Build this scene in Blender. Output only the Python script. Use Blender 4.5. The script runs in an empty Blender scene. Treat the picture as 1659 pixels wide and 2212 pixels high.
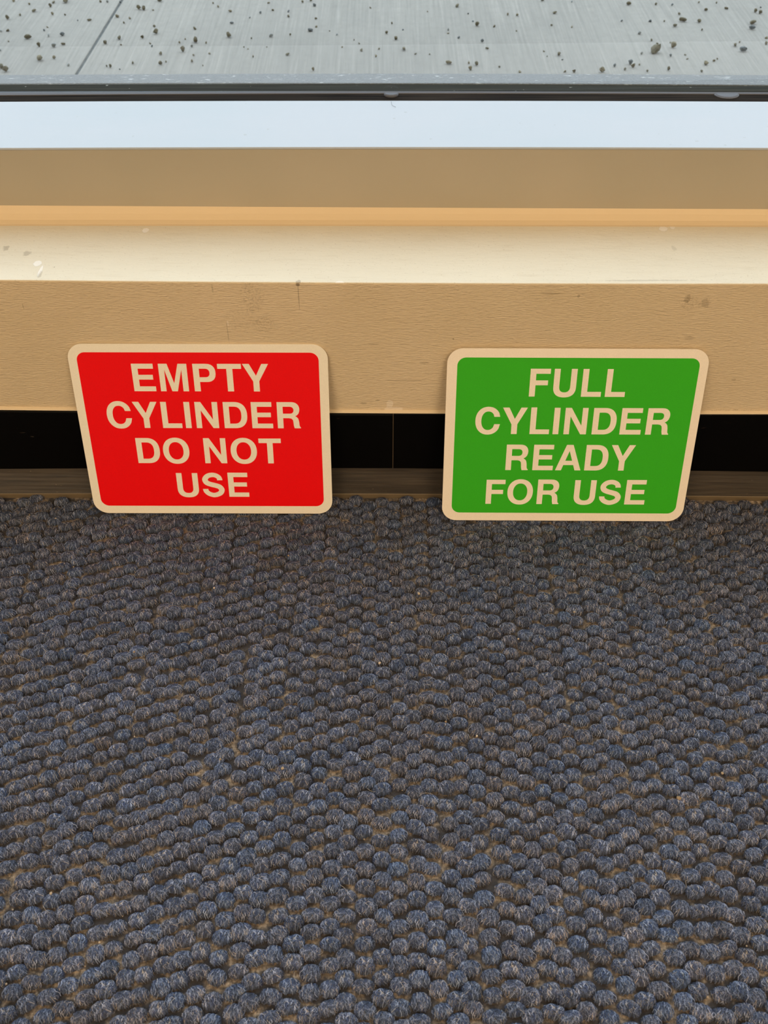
import bpy, bmesh, math, random
import numpy as np
from mathutils import Vector, Matrix

# ------------------------------------------------------------------ camera
SC = bpy.context.scene
COL = SC.collection
F_PX, CX, CY = 2150.0, 829.5, 1106.0
PITCH = math.radians(45.22)
CAM_H = 0.760
ROLL = math.radians(-0.098)
cam = bpy.data.cameras.new('camera')
cam.sensor_fit = 'VERTICAL'
cam.sensor_height = 36.0
cam.lens = F_PX / 2212.0 * 36.0
cam.clip_start = 0.01
cam.dof.use_dof = True
cam.dof.focus_distance = 1.02
cam.dof.aperture_fstop = 15.0
cam_o = bpy.data.objects.new('camera', cam)
COL.objects.link(cam_o)
cam_o.location = (0, 0, CAM_H)
cam_o.rotation_euler = (Matrix.Rotation(math.pi/2 - PITCH, 3, 'X') @ Matrix.Rotation(ROLL, 3, 'Z')).to_euler()
SC.camera = cam_o

# ------------------------------------------------------------------ world / exposure
SKY_STRENGTH = 4.2
w = bpy.data.worlds.new('world'); SC.world = w; w.use_nodes = True
nt = w.node_tree; nt.nodes.clear()
wo = nt.nodes.new('ShaderNodeOutputWorld'); bg = nt.nodes.new('ShaderNodeBackground')
bg.inputs['Color'].default_value = (0.78, 0.88, 1.0, 1)      # even overcast sky
bg.inputs['Strength'].default_value = SKY_STRENGTH
nt.links.new(bg.outputs[0], wo.inputs[0])
SC.view_settings.view_transform = 'Standard'
SC.view_settings.look = 'None'
SC.view_settings.exposure = 0.0
SC.view_settings.gamma = 1.0
SC.view_settings.use_curve_mapping = False
try:
    SC.cycles.max_bounces = 8
    SC.cycles.diffuse_bounces = 4
    SC.cycles.transparent_max_bounces = 8
    SC.cycles.caustics_refractive = False
    SC.cycles.caustics_reflective = False
    SC.cycles.use_denoising = True
    SC.cycles.denoising_prefilter = 'ACCURATE'
    SC.cycles.sample_clamp_indirect = 6.0
except Exception:
    pass

# ceiling lamps of the room (warm), light of each troffer
LAMP_W = 33.0
LAMP_COL = (1.0, 0.79, 0.54)
LAMPS = [(-1.2, -1.30), (1.2, -1.30), (-1.2, -2.9), (1.2, -2.9)]
CEIL = 2.60
for lx, ly in LAMPS:
    ld = bpy.data.lights.new('troffer_light', 'AREA'); ld.shape = 'RECTANGLE'
    ld.size = 1.14; ld.size_y = 0.54; ld.energy = LAMP_W; ld.color = LAMP_COL
    lo = bpy.data.objects.new('troffer_light', ld); COL.objects.link(lo)
    lo.location = (lx, ly, CEIL - 0.03)

# ------------------------------------------------------------------ pixel -> space
def ray(px, py):
    a, b = px - CX, py - CY
    c, s = math.cos(-ROLL), math.sin(-ROLL)
    a, b = a*c - b*s, a*s + b*c
    sp, cp = math.sin(PITCH), math.cos(PITCH)
    return Vector((a, F_PX*cp - b*sp, -F_PX*sp - b*cp)) / F_PX
O = Vector((0, 0, CAM_H))
def at_z(px, py, z):
    d = ray(px, py); return O + d*((z - CAM_H)/d.z)
def at_y(px, py, y):
    d = ray(px, py); return O + d*(y/d.y)
def at_plane(px, py, p, n):
    d = ray(px, py); return O + d*((p - O).dot(n)/d.dot(n))
WALL_SLOPE = -0.0045/0.37
def wall_y(x): return 0.7938 + WALL_SLOPE*x
WN = Vector((-WALL_SLOPE, 1, 0)).normalized()
WP = Vector((0, wall_y(0), 0))

def lerp3(t, a, b, c):
    # quadratic through (0,a),(0.5,b),(1,c)
    return a*(2*t-1)*(t-1) + b*4*t*(1-t) + c*t*(2*t-1)

# ------------------------------------------------------------------ helpers
def mesh_obj(name, verts, faces, mat=None, parent=None, smooth=False):
    me = bpy.data.meshes.new(name); me.from_pydata([tuple(v) for v in verts], [], faces); me.update()
    o = bpy.data.objects.new(name, me); COL.objects.link(o)
    if mat: me.materials.append(mat)
    if parent: o.parent = parent
    if smooth:
        me.polygons.foreach_set('use_smooth', [True]*len(me.polygons))
    return o
def box(name, lo, hi, mat, parent=None, bevel=0.0):
    x0, y0, z0 = lo; x1, y1, z1 = hi
    v = [(x0,y0,z0),(x1,y0,z0),(x1,y1,z0),(x0,y1,z0),(x0,y0,z1),(x1,y0,z1),(x1,y1,z1),(x0,y1,z1)]
    f = [(0,3,2,1),(4,5,6,7),(0,1,5,4),(1,2,6,5),(2,3,7,6),(3,0,4,7)]
    o = mesh_obj(name, v, f, mat, parent)
    if bevel: add_bevel(o, bevel)
    return o
def add_bevel(o, w, seg=3):
    m = o.modifiers.new('bevel', 'BEVEL'); m.width = w; m.segments = seg
    m.limit_method = 'ANGLE'; m.angle_limit = math.radians(25)
    for p in o.data.polygons: p.use_smooth = True
    m.harden_normals = True
def struct(o):
    o['kind'] = 'structure'; return o
def empty(name, loc=(0,0,0)):
    o = bpy.data.objects.new(name, None); COL.objects.link(o); o.location = loc
    o.empty_display_size = 0.05
    return o
def tag(o, label, cat, group=None):
    o['label'] = label; o['category'] = cat
    if group: o['group'] = group
    return o
def loft(name, sections, mat, parent=None, closed=True):
    """sections: list of cross-sections (same point count) -> prism with end caps."""
    n = len(sections[0]); V = [p for s in sections for p in s]; Fc = []
    for i in range(len(sections)-1):
        for j in range(n if closed else n-1):
            k = (j+1) % n
            Fc.append((i*n+j, i*n+k, (i+1)*n+k, (i+1)*n+j))
    if closed:
        Fc.append(tuple(range(n))); Fc.append(tuple(reversed(range((len(sections)-1)*n, len(sections)*n))))
    o = mesh_obj(name, V, Fc, mat, parent)
    bm = bmesh.new(); bm.from_mesh(o.data); bmesh.ops.recalc_face_normals(bm, faces=bm.faces); bm.to_mesh(o.data); bm.free()
    return o

# ------------------------------------------------------------------ materials
def lin(r, g, b):
    f = lambda c: (c/255)/12.92 if c/255 <= 0.04045 else ((c/255+0.055)/1.055)**2.4
    return (f(r), f(g), f(b), 1)
class Mat:
    def __init__(s, name, color=(0.5,0.5,0.5,1), rough=0.6, spec=0.5):
        s.m = bpy.data.materials.new(name); s.m.use_nodes = True
        s.t = s.m.node_tree; s.b = s.t.nodes['Principled BSDF']
        s.b.inputs['Base Color'].default_value = color
        s.b.inputs['Roughness'].default_value = rough
        s.b.inputs['Specular IOR Level'].default_value = spec
        s.pos = None; s.nrm = None
    def node(s, ty, **kw):
        n = s.t.nodes.new(ty)
        for k, v in kw.items(): setattr(n, k, v)
        return n
    def link(s, a, b): s.t.links.new(a, b)
    def position(s):
        if s.pos is None: s.pos = s.node('ShaderNodeNewGeometry').outputs['Position']
        return s.pos
    def noise(s, scale=(1,1,1), sc=1.0, detail=4, rough=0.55, dist=0.0):
        mp = s.node('ShaderNodeMapping'); mp.inputs['Scale'].default_value = scale
        s.link(s.position(), mp.inputs['Vector'])
        n = s.node('ShaderNodeTexNoise'); n.inputs['Scale'].default_value = sc
        n.inputs['Detail'].default_value = detail; n.inputs['Roughness'].default_value = rough
        n.inputs['Distortion'].default_value = dist
        s.link(mp.outputs[0], n.inputs['Vector']); return n.outputs['Fac']
    def ramp(s, fac, stops):
        r = s.node('ShaderNodeValToRGB'); e = r.color_ramp.elements
        while len(e) < len(stops): e.new(0.5)
        for el, (p, c) in zip(e, stops):
            el.position = p; el.color = c if len(c) == 4 else (*c, 1)
        s.link(fac, r.inputs['Fac']); return r.outputs['Color']
    def math(s, op, a, b=None, clamp=False):
        n = s.node('ShaderNodeMath', operation=op); n.use_clamp = clamp
        for i, v in enumerate((a, b)):
            if v is None: continue
            if isinstance(v, (int, float)): n.inputs[i].default_value = v
            else: s.link(v, n.inputs[i])
        return n.outputs[0]
    def mix(s, fac, a, b, mode='MIX'):
        n = s.node('ShaderNodeMix', data_type='RGBA', blend_type=mode)
        for sock, v in ((n.inputs[0], fac), (n.inputs[6], a), (n.inputs[7], b)):
            if isinstance(v, (int, float)): sock.default_value = v
            elif isinstance(v, tuple): sock.default_value = v
            else: s.link(v, sock)
        return n.outputs[2]
    def bump(s, h, strength=0.3, dist=0.001):
        n = s.node('ShaderNodeBump'); n.inputs['Strength'].default_value = strength
        n.inputs['Distance'].default_value = dist
        s.link(h, n.inputs['Height'])
        if s.nrm is not None: s.link(s.nrm, n.inputs['Normal'])
        s.nrm = n.outputs[0]; s.link(s.nrm, s.b.inputs['Normal'])
    def base(s, c): s.link(c, s.b.inputs['Base Color'])
    def spot(s, c, r, wob=0.6, freq=300.0, soft=0.25):
        """0..1 mask of an irregular blotch of half-sizes r about point c."""
        p = s.node('ShaderNodeVectorMath', operation='SUBTRACT'); s.link(s.position(), p.inputs[0]); p.inputs[1].default_value = c
        q = s.node('ShaderNodeVectorMath', operation='DIVIDE'); s.link(p.outputs[0], q.inputs[0]); q.inputs[1].default_value = r
        l = s.node('ShaderNodeVectorMath', operation='LENGTH'); s.link(q.outputs[0], l.inputs[0])
        nz = s.noise(sc=freq, detail=3)
        d = s.math('ADD', l.outputs['Value'], s.math('MULTIPLY', s.math('SUBTRACT', nz, 0.5), wob*2))
        m = s.node('ShaderNodeMapRange'); m.interpolation_type = 'SMOOTHSTEP'
        s.link(d, m.inputs[0]); m.inputs[1].default_value = 1.0; m.inputs[2].default_value = 1.0 - soft
        m.inputs[3].default_value = 0; m.inputs[4].default_value = 1
        return m.outputs[0]

# --- tan wall paint
PAINT = (0.700, 0.560, 0.370, 1)
def make_paint(name):
    M = Mat(name, PAINT, 0.45, 0.35)
    big = M.noise((1,1,1), 6, 3)
    c = M.mix(M.ramp(big, [(0.35,(0,0,0)),(0.7,(1,1,1))]), (PAINT[0]*0.95,PAINT[1]*0.94,PAINT[2]*0.92,1), (PAINT[0]*1.03,PAINT[1]*1.03,PAINT[2]*1.05,1))
    return M, c
M, c = make_paint('tan_wall_paint')
brush = M.noise((0.9, 3.2, 4.2), 190, 4, 0.6)
fine = M.noise((0.35, 1, 1.6), 900, 2)
M.bump(brush, 0.8, 0.0013); M.bump(fine, 0.8, 0.0005)
c = M.mix(M.ramp(brush, [(0.36,(0.12,0.12,0.12)),(0.50,(0,0,0))]), c, (0.60,0.47,0.30,1))
def wall_pt(px, py): return tuple(at_plane(px, py, WP, WN))
def dark(px, py, rx, rz, amt, col=(0.16,0.11,0.06,1), wob=0.6, freq=300, soft=0.4, thr=None):
    global c
    m = M.spot(wall_pt(px, py), (rx, 0.05, rz), wob, freq, soft)
    if thr: m = M.math('MULTIPLY', m, M.ramp(M.noise((1,1,1), thr, 2), [(0.48,(0,0,0)),(0.62,(1,1,1))]))
    c = M.mix(M.math('MULTIPLY', m, amt), c, col)
dark(545, 640, 0.014, 0.020, 0.25, thr=700); dark(570, 700, 0.012, 0.012, 0.28, thr=600); dark(520, 690, 0.02, 0.018, 0.12, thr=500)
dark(1486, 645, 0.0035, 0.006, 0.40, wob=0.9); dark(1523, 655, 0.005, 0.006, 0.35, wob=0.9); dark(1490, 655, 0.012, 0.009, 0.25, thr=700)
dark(645, 640, 0.0006, 0.018, 0.45, wob=0.3, freq=120); dark(643, 615, 0.0022, 0.002, 0.7, wob=0.5)
dark(492, 718, 0.0005, 0.014, 0.35, wob=0.3, freq=120); dark(459, 625, 0.0008, 0.005, 0.3)
dark(875, 822, 0.022, 0.0007, 0.35, wob=0.3, freq=150); dark(1195, 634, 0.014, 0.0009, 0.4, wob=0.5, freq=150)
dark(806, 744, 0.006, 0.0008, 0.35); dark(917, 784, 0.006, 0.0015, 0.28); dark(785, 871, 0.004, 0.0012, 0.4); dark(816, 865, 0.003, 0.0008, 0.5)
dark(50, 662, 0.0006, 0.004, 0.3); dark(1585, 820, 0.003, 0.0015, 0.35); dark(1490, 730, 0.006, 0.003, 0.22); dark(979, 732, 0.001, 0.001, 0.7)
dark(1250, 640, 0.0015, 0.002, 0.4); dark(1600, 889, 0.05, 0.0035, 0.35, thr=900)
chip = M.spot(wall_pt(842, 874), (0.0035, 0.05, 0.0065), 0.5, 250, 0.08)
chip2 = M.spot(wall_pt(850, 883), (0.011, 0.05, 0.0028), 0.7, 200, 0.08)
chip3 = M.spot(wall_pt(492, 698), (0.0008, 0.05, 0.0035), 0.3, 250, 0.1)
cm = M.math('MAXIMUM', M.math('MAXIMUM', chip, chip2), chip3)
c = M.mix(M.math('MULTIPLY', cm, 0.6), c, (0.86,0.74,0.60,1))
M.bump(M.math('MULTIPLY', cm, -1.0), 0.5, 0.0004)
M.base(c)
wall_paint = M.m

M = Mat('riser_shade_paint', (0.55,0.46,0.33,1), 0.45, 0.35)  # same tan as the wall, darkened and greyed to paint in the riser's shade
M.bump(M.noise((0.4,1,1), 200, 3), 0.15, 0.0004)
M.base(M.mix(M.ramp(M.noise((1,1,1), 5, 2), [(0.4,(0,0,0)),(0.65,(1,1,1))]), (0.395,0.345,0.26,1), (0.43,0.37,0.28,1))); riser_shade_paint = M.m
M = Mat('ledge_lit_paint', (0.72,0.61,0.45,1), 0.45, 0.35)  # same tan as the wall, paled to cream to paint in the window light
c = M.mix(M.ramp(M.noise((0.6,1,1), 7, 4), [(0.35,(0,0,0)),(0.7,(1,1,1))]), (0.715,0.645,0.51,1), (0.76,0.69,0.55,1))
M.bump(M.noise((0.4,1,1), 60, 5, 0.65), 0.6, 0.0012); M.bump(M.noise((0.5,1,1), 400, 3), 0.6, 0.0004)
pit = M.noise((1,1.6,1), 420, 2, 0.4)
c = M.mix(M.ramp(pit, [(0.66,(0,0,0)),(0.74,(0.35,0.35,0.35))]), c, (0.35,0.27,0.16,1))
streak = M.noise((0.12, 1, 1), 260, 3, 0.6)
c = M.mix(M.ramp(streak, [(0.55,(0,0,0)),(0.8,(0.25,0.25,0.25))]), c, (0.50,0.40,0.26,1))
ledge_mat = M; ledge_c = c       # chips are added once the ledge height is known

M = Mat('fillet_paint', (0.70,0.54,0.34,1), 0.5, 0.3); M.bump(M.noise((0.3,1,1), 150, 4), 0.5, 0.0006); fillet_paint = M.m
M = Mat('bullnose_paint', (0.72,0.58,0.39,1), 0.5, 0.3); bullnose_paint = M.m

# --- window-side materials
M = Mat('white_sill_paint', (0.66,0.70,0.74,1), 0.45, 0.3)
c = M.mix(M.ramp(M.noise((0.5,1,1), 8, 3), [(0.4,(0,0,0)),(0.65,(1,1,1))]), (0.410,0.455,0.51,1), (0.435,0.465,0.52,1))
c = M.mix(M.ramp(M.noise((1,1,1), 130, 1, 0.3), [(0.78,(0,0,0)),(0.82,(0.4,0.4,0.4))]), c, (0.3,0.3,0.3,1))
M.base(c); M.bump(M.noise((0.3,1,1), 120, 3), 0.12, 0.0004); white_paint = M.m
M = Mat('brown_gasket', (0.020,0.014,0.010,1), 0.95, 0.05)
M.base(M.ramp(M.noise((0.06,1.6,1), 180, 4), [(0.35,(0.008,0.006,0.005)),(0.65,(0.028,0.021,0.016))])); brown_gasket = M.m
M = Mat('olive_gasket', (0.03,0.026,0.018,1), 0.95, 0.05)
c = M.ramp(M.noise((0.05,2.0,1), 200, 4), [(0.3,(0.010,0.009,0.007)),(0.7,(0.040,0.035,0.025))])
c = M.mix(M.ramp(M.noise((1,1,1), 160, 1), [(0.76,(0,0,0)),(0.8,(0.7,0.7,0.7))]), c, (0.3,0.28,0.24,1)); M.base(c); olive_gasket = M.m
M = Mat('grey_vinyl', (0.12,0.125,0.145,1), 0.7, 0.2); grey_vinyl = M.m
M = Mat('outer_sill_metal', (0.30,0.31,0.33,1), 0.95, 0.08)
c = M.mix(M.noise((1,1,1), 500, 3), (0.15,0.147,0.15,1), (0.30,0.295,0.295,1))
c = M.mix(M.ramp(M.noise((0.5,1,1), 230, 2), [(0.62,(0,0,0)),(0.72,(0.8,0.8,0.8))]), c, (0.46,0.45,0.44,1))
M.base(c); M.bump(M.noise((1,1,1), 500, 3), 0.8, 0.001); outer_sill_mat = M.m
M = Mat('white_edge', (0.78,0.76,0.70,1), 0.5); white_edge = M.m

g = bpy.data.materials.new('window_glass'); g.use_nodes = True
t = g.node_tree; t.nodes.clear()
out = t.nodes.new('ShaderNodeOutputMaterial'); mx = t.nodes.new('ShaderNodeMixShader')
tr = t.nodes.new('ShaderNodeBsdfTransparent'); tr.inputs[0].default_value = (0.86,0.89,0.88,1)
gl = t.nodes.new('ShaderNodeBsdfGlossy'); gl.inputs['Roughness'].default_value = 0.01
ge = t.nodes.new('ShaderNodeNewGeometry'); dp = t.nodes.new('ShaderNodeVectorMath'); dp.operation = 'DOT_PRODUCT'
t.links.new(ge.outputs['Normal'], dp.inputs[0]); t.links.new(ge.outputs['Incoming'], dp.inputs[1])
def mnode(op, a, b=0.0):
    n = t.nodes.new('ShaderNodeMath'); n.operation = op
    for i, v_ in enumerate((a, b)):
        if isinstance(v_, float): n.inputs[i].default_value = v_
        else: t.links.new(v_, n.inputs[i])
    return n.outputs[0]
sch = mnode('ADD', mnode('MULTIPLY', mnode('POWER', mnode('SUBTRACT', 1.0, mnode('ABSOLUTE', dp.outputs['Value'])), 5.0), 0.96), 0.04)
t.links.new(sch, mx.inputs[0]); t.links.new(tr.outputs[0], mx.inputs[1]); t.links.new(gl.outputs[0], mx.inputs[2])
t.links.new(mx.outputs[0], out.inputs[0]); glass = g

# --- concrete outside
M = Mat('broom_concrete', (0.2,0.2,0.2,1), 0.85, 0.3)
CONC = (0.228,0.208,0.186)
v = lambda k, t=(1,1,1): (CONC[0]*k*t[0], CONC[1]*k*t[1], CONC[2]*k*t[2])
c = M.ramp(M.noise((1,0.5,1), 2.2, 5, 0.6), [(0.3, v(0.88)), (0.55, v(1.02)), (0.75, v(1.15, (1,1,0.99)))])
br = M.noise((34, 0.7, 1), 6, 3, 0.55)
c = M.mix(M.ramp(br, [(0.30,(0.40,0.40,0.40)),(0.5,(0,0,0))]), c, (*v(0.68),1))
c = M.mix(M.ramp(br, [(0.55,(0,0,0)),(0.75,(0.5,0.5,0.5))]), c, (*v(1.4),1))
c = M.mix(M.ramp(M.noise((1,1,1), 45, 5, 0.7), [(0.45,(0,0,0)),(0.75,(0.30,0.30,0.30))]), c, (*v(0.65),1))
M.base(c); M.bump(br, 0.4, 0.0015); M.bump(M.noise((1,1,1), 250, 3), 0.3, 0.001); concrete = M.m
M = Mat('joint_filler', (0.05,0.048,0.045,1), 0.9)
M.base(M.ramp(M.noise((1,1,1), 90, 3), [(0.3,(0.04,0.04,0.04)),(0.7,(0.10,0.10,0.095))])); joint_mat = M.m
def stone_mat(name, a, b):
    M = Mat(name, (*a,1), 0.9, 0.2)
    M.base(M.ramp(M.noise((1,1,1), 260, 3), [(0.3,a),(0.7,b)])); M.bump(M.noise((1,1,1), 500, 3), 0.5, 0.001); return M.m
stone_mats = [stone_mat('brown_grit', (0.075,0.064,0.04), (0.16,0.135,0.09)),
              stone_mat('tan_grit', (0.11,0.09,0.055), (0.21,0.175,0.115)),
              stone_mat('grey_grit', (0.06,0.065,0.065), (0.15,0.16,0.165)),
              stone_mat('pale_grit', (0.16,0.16,0.15), (0.26,0.26,0.25))]

# --- rubber base
M = Mat('black_rubber_base', (0.0022,0.002,0.0018,1), 0.38, 0.12)
sc = M.ramp(M.noise((0.35,1,1.2), 330, 2, 0.4), [(0.73,(0,0,0)),(0.80,(0.45,0.45,0.45))])
scm = M.math('MULTIPLY', sc, M.ramp(M.noise((1,1,1), 14, 2), [(0.45,(0,0,0)),(0.62,(1,1,1))]))
M.base(M.mix(scm, (0.0022,0.002,0.0018,1), (0.075,0.055,0.04,1))); black_rubber = M.m
M = Mat('lit_rubber_toe', (0.05,0.035,0.02,1), 0.5, 0.35)  # brown stands for room light on the up-facing toe of the black base
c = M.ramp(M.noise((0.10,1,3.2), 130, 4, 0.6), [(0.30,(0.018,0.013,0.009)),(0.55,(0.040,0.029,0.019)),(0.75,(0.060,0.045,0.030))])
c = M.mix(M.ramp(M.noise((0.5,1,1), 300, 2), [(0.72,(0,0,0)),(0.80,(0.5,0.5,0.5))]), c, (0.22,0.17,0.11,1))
M.base(c); M.bump(M.noise((0.15,1,3), 150, 3), 0.3, 0.0006); lit_rubber = M.m
M = Mat('toe_edge', (0.16,0.115,0.065,1), 0.6); toe_edge = M.m

# --- carpet
M = Mat('carpet_backing', (0.2,0.15,0.1,1), 0.95, 0.1)
c = M.ramp(M.noise((1,1,1), 300, 4, 0.65), [(0.3,(0.06,0.048,0.040)),(0.48,(0.19,0.148,0.110)),(0.68,(0.46,0.36,0.26))])
c = M.mix(M.ramp(M.noise((1,1,1), 55, 3), [(0.46,(0.95,0.95,0.95)),(0.60,(0,0,0))]), c, (0.045,0.042,0.044,1))
M.base(c); M.bump(M.noise((1,1,1), 700, 3), 0.7, 0.001); backing = M.m
M = Mat('carpet_far', (0.07,0.075,0.09,1), 0.95, 0.1)
M.base(M.ramp(M.noise((1,1,1), 110, 2), [(0.4,(0.03,0.03,0.035)),(0.6,(0.09,0.097,0.12))])); M.bump(M.noise((1,1,1), 110, 2), 1.0, 0.004); carpet_far = M.m
M = Mat('wool_yarn', (0.1,0.1,0.12,1), 0.85, 0.15)
at = M.node('ShaderNodeAttribute'); at.attribute_name = 'yarn'
dirt = M.ramp(M.noise((1,1,1), 3.0, 3), [(0.35,(0,0,0)),(0.7,(0.35,0.35,0.35))])
c = M.mix(dirt, at.outputs['Color'], M.mix(1.0, at.outputs['Color'], (0.98,0.86,0.74,1), 'MULTIPLY'))
M.base(c); yarn = M.m
M = Mat('hair_fibre', (0.42,0.36,0.30,1), 0.6); hair_mat = M.m
M = Mat('pale_crumb', (0.5,0.38,0.24,1), 0.9)
M.base(M.ramp(M.noise((1,1,1), 60, 1), [(0.4,(0.30,0.21,0.12)),(0.6,(0.55,0.44,0.32))])); crumb_mat = M.m

# --- signs
def sheet(name, col, rough=0.32):
    M = Mat(name, col, rough, 0.22)
    n = M.noise((1,1,1), 1700, 2, 0.6)
    M.base(M.mix(M.ramp(n, [(0.35,(0,0,0)),(0.7,(1,1,1))]), tuple(x*0.93 for x in col[:3])+(1,), tuple(min(1,x*1.05) for x in col[:3])+(1,)))
    M.bump(n, 0.10, 0.0002); M.bump(M.noise((1,1,1), 25, 2), 0.15, 0.001)
    M.b.inputs['Coat Weight'].default_value = 0.0
    return M.m
cream_sheet = sheet('cream_reflective_sheet', (0.86,0.79,0.66,1), 0.45)
cream_sheet2 = sheet('rosy_reflective_sheet', (0.89,0.79,0.66,1), 0.45)
red_ink = sheet('red_ink', (0.86,0.004,0.006,1), 0.35)
green_ink = sheet('green_ink', (0.042,0.44,0.018,1), 0.35)
M = Mat('plate_edge', (0.5,0.45,0.38,1), 0.5); plate_edge = M.m

# --- rest of the room
M = Mat('room_paint', (0.62,0.52,0.38,1), 0.7); M.bump(M.noise((1,1,1), 90, 3), 0.2, 0.001); room_paint = M.m
M = Mat('ceiling_paint', (0.75,0.73,0.68,1), 0.9); M.bump(M.noise((1,1,1), 200, 3), 0.4, 0.002); ceiling_mat = M.m
M = Mat('frame_metal', (0.03,0.024,0.018,1), 0.45); frame_metal = M.m
M = Mat('lamp_diffuser', (0.9,0.88,0.82,1), 0.6)
M.b.inputs['Emission Color'].default_value = (*LAMP_COL, 1); M.b.inputs['Emission Strength'].default_value = 3.0; lamp_diffuser = M.m
M = Mat('lamp_frame', (0.7,0.7,0.68,1), 0.5); lamp_frame = M.m
M = Mat('stucco', (0.40,0.37,0.32,1), 0.9); stucco = M.m

# ------------------------------------------------------------------ wall profile under the window
PXS = [0, 276, 553, 830, 1106, 1383, 1659]
feat = {
 'toe':    (1066.5, 1067.0, 1073.0),
 'crease': (1013.0, 1011.5, 1019.0),
 'base':   (886.5, 893.8, 895.8),
 'edge':   (606.0, 612.3, 614.3),
 'chamf':  (486.0, 486.5, 488.5),
 'back':   (444.0, 448.5, 452.0),
 'white':  (319.0, 317.0, 318.8),
 'wback':  (219.5, 217.2, 219.3),
 'lip':    (207.0, 202.8, 204.8),
 'lipb':   (197.5, 196.6, 199.0),
 'outer':  (183.3, 182.0, 186.0),
 'outerb': (161.0, 158.0, 161.3),
}
S = []
for px in PXS:
    t = px/1659.0; f = {k: lerp3(t, *v3) for k, v3 in feat.items()}
    d = {}
    d['toe'] = at_z(px, f['toe'], 0.003)
    d['crease'] = at_plane(px, f['crease'], WP + Vector((0,-0.0030,0)), WN)
    d['base'] = at_plane(px, f['base'], WP + Vector((0,-0.0028,0)), WN)
    d['edge'] = at_plane(px, f['edge'], WP, WN)
    zl = d['edge'].z
    d['chamf'] = at_z(px, f['chamf'], zl)
    d['back'] = at_plane(px, f['back'], d['chamf'], Vector((0,-1,1)).normalized())
    d['white'] = at_y(px, f['white'], d['back'].y)
    zw = d['white'].z
    d['wback'] = at_z(px, f['wback'], zw)
    d['lip'] = at_z(px, f['lip'], zw - 0.001)
    d['lipb'] = at_z(px, f['lipb'], zw + 0.0005)
    d['outer'] = at_z(px, f['outer'], zw - 0.004)
    d['outerb'] = at_z(px, f['outerb'], zw - 0.007)
    S.append(d)
XL = 2.3
def ext(p, q, sgn):    # carry a line on beyond the frame, level, to x = +-XL
    r = p.copy(); r.x = sgn*XL
    if abs(p.x - q.x) > 1e-6: r.y = p.y + (WALL_SLOPE*(r.x - p.x) if p.y < 0.80 else 0.0)
    return r
S = [{k: ext(S[0][k], S[1][k], -1) for k in S[0]}] + S + [{k: ext(S[-1][k], S[-2][k], 1) for k in S[-1]}]
print('PROFILE mid', {k: (round(v.y,4), round(v.z,4)) for k, v in S[4].items()})
def P(x, y, z): return Vector((x, y, z))
ZL = S[4]['edge'].z; ZW = S[4]['wback'].z; YB = S[4]['back'].y; YG = (S[4]['lip'].y + S[4]['lipb'].y)/2

# paint chips on the ledge
M, c = ledge_mat, ledge_c
def lp(px, py): return tuple(at_z(px, py, ZL))
chips = None
for px, py, rx, ry in ((82,572,0.0040,0.005),(88,588,0.0016,0.010),(315,500,0.0034,0.0045),(1432,497,0.0048,0.0050),(1452,494,0.0026,0.0035),(734,611,0.004,0.002)):
    q = M.spot(lp(px,py), (rx, ry, 0.05), 0.35, 260, 0.08)
    chips = q if chips is None else M.math('MAXIMUM', chips, q)
c = M.mix(M.math('MULTIPLY', chips, 0.85), c, (0.86,0.82,0.76,1))
for px, py, rx, ry, a in ((14,539,0.004,0.006,0.5),(58,550,0.005,0.006,0.45),(88,596,0.003,0.006,0.4),(645,610,0.003,0.004,0.6),(1455,538,0.003,0.006,0.25),(1390,608,0.06,0.0015,0.35),(118,580,0.0008,0.0012,0.8)):
    c = M.mix(M.math('MULTIPLY', M.spot(lp(px,py), (rx, ry, 0.05), 0.8, 260, 0.5), a), c, (0.30,0.25,0.18,1))
M.bump(M.math('MULTIPLY', chips, -1.0), 0.6, 0.0005); M.base(c); ledge_lit_paint = M.m

# low wall: one painted drywall body from the floor to the riser
secs = []
for d in S:
    x = lambda k: d[k].x
    e = d['edge']
    secs.append([P(d['base'].x, wall_y(d['base'].x), -0.02), P(d['base'].x, wall_y(d['base'].x), d['base'].z + 0.003),
                 e, P(e.x, YG + 0.05, e.z), P(d['base'].x, YG + 0.05, -0.02)])
wall_back = struct(loft('wall_back', secs, wall_paint)); add_bevel(wall_back, 0.0012)
# slim slab on the top (ledge), wall paint with daylight lightened into its colour
secs = []
for d in S:
    e, cf, bk = d['edge'], d['chamf'], d['back']
    secs.append([P(e.x, e.y+0.0003, e.z-0.001), P(e.x, e.y+0.0003, e.z+0.0006), cf+P(0,0,0.0006), P(cf.x, cf.y+0.004, e.z+0.0006), P(cf.x, cf.y+0.004, e.z-0.001)])
ledge = loft('ledge', secs, ledge_lit_paint, wall_back); add_bevel(ledge, 0.0009)
ledge['label'] = 'painted ledge top with daylight put into its cream colour and small paint chips'
secs = []
for d in S:
    cf, bk = d['chamf'], d['back']
    secs.append([cf+P(0,-0.0045,0.0003), cf+P(0,-0.0005,0.0010), cf+P(0,0.0040,0.0033), cf+P(0,0.0085,0.0077), bk+P(0,0.0002,0.0004), P(bk.x, bk.y+0.01, bk.z), P(bk.x, bk.y+0.01, cf.z-0.001)])
cove = loft('caulk_fillet', secs, fillet_paint, wall_back); cove['label'] = 'warm tan caulked fillet at the back of the ledge'
# riser
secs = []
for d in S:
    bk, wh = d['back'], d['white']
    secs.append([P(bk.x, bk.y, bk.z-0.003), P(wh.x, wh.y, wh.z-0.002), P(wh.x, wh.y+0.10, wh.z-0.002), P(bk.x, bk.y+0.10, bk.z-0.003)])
riser = loft('riser', secs, riser_shade_paint, wall_back)
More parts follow.
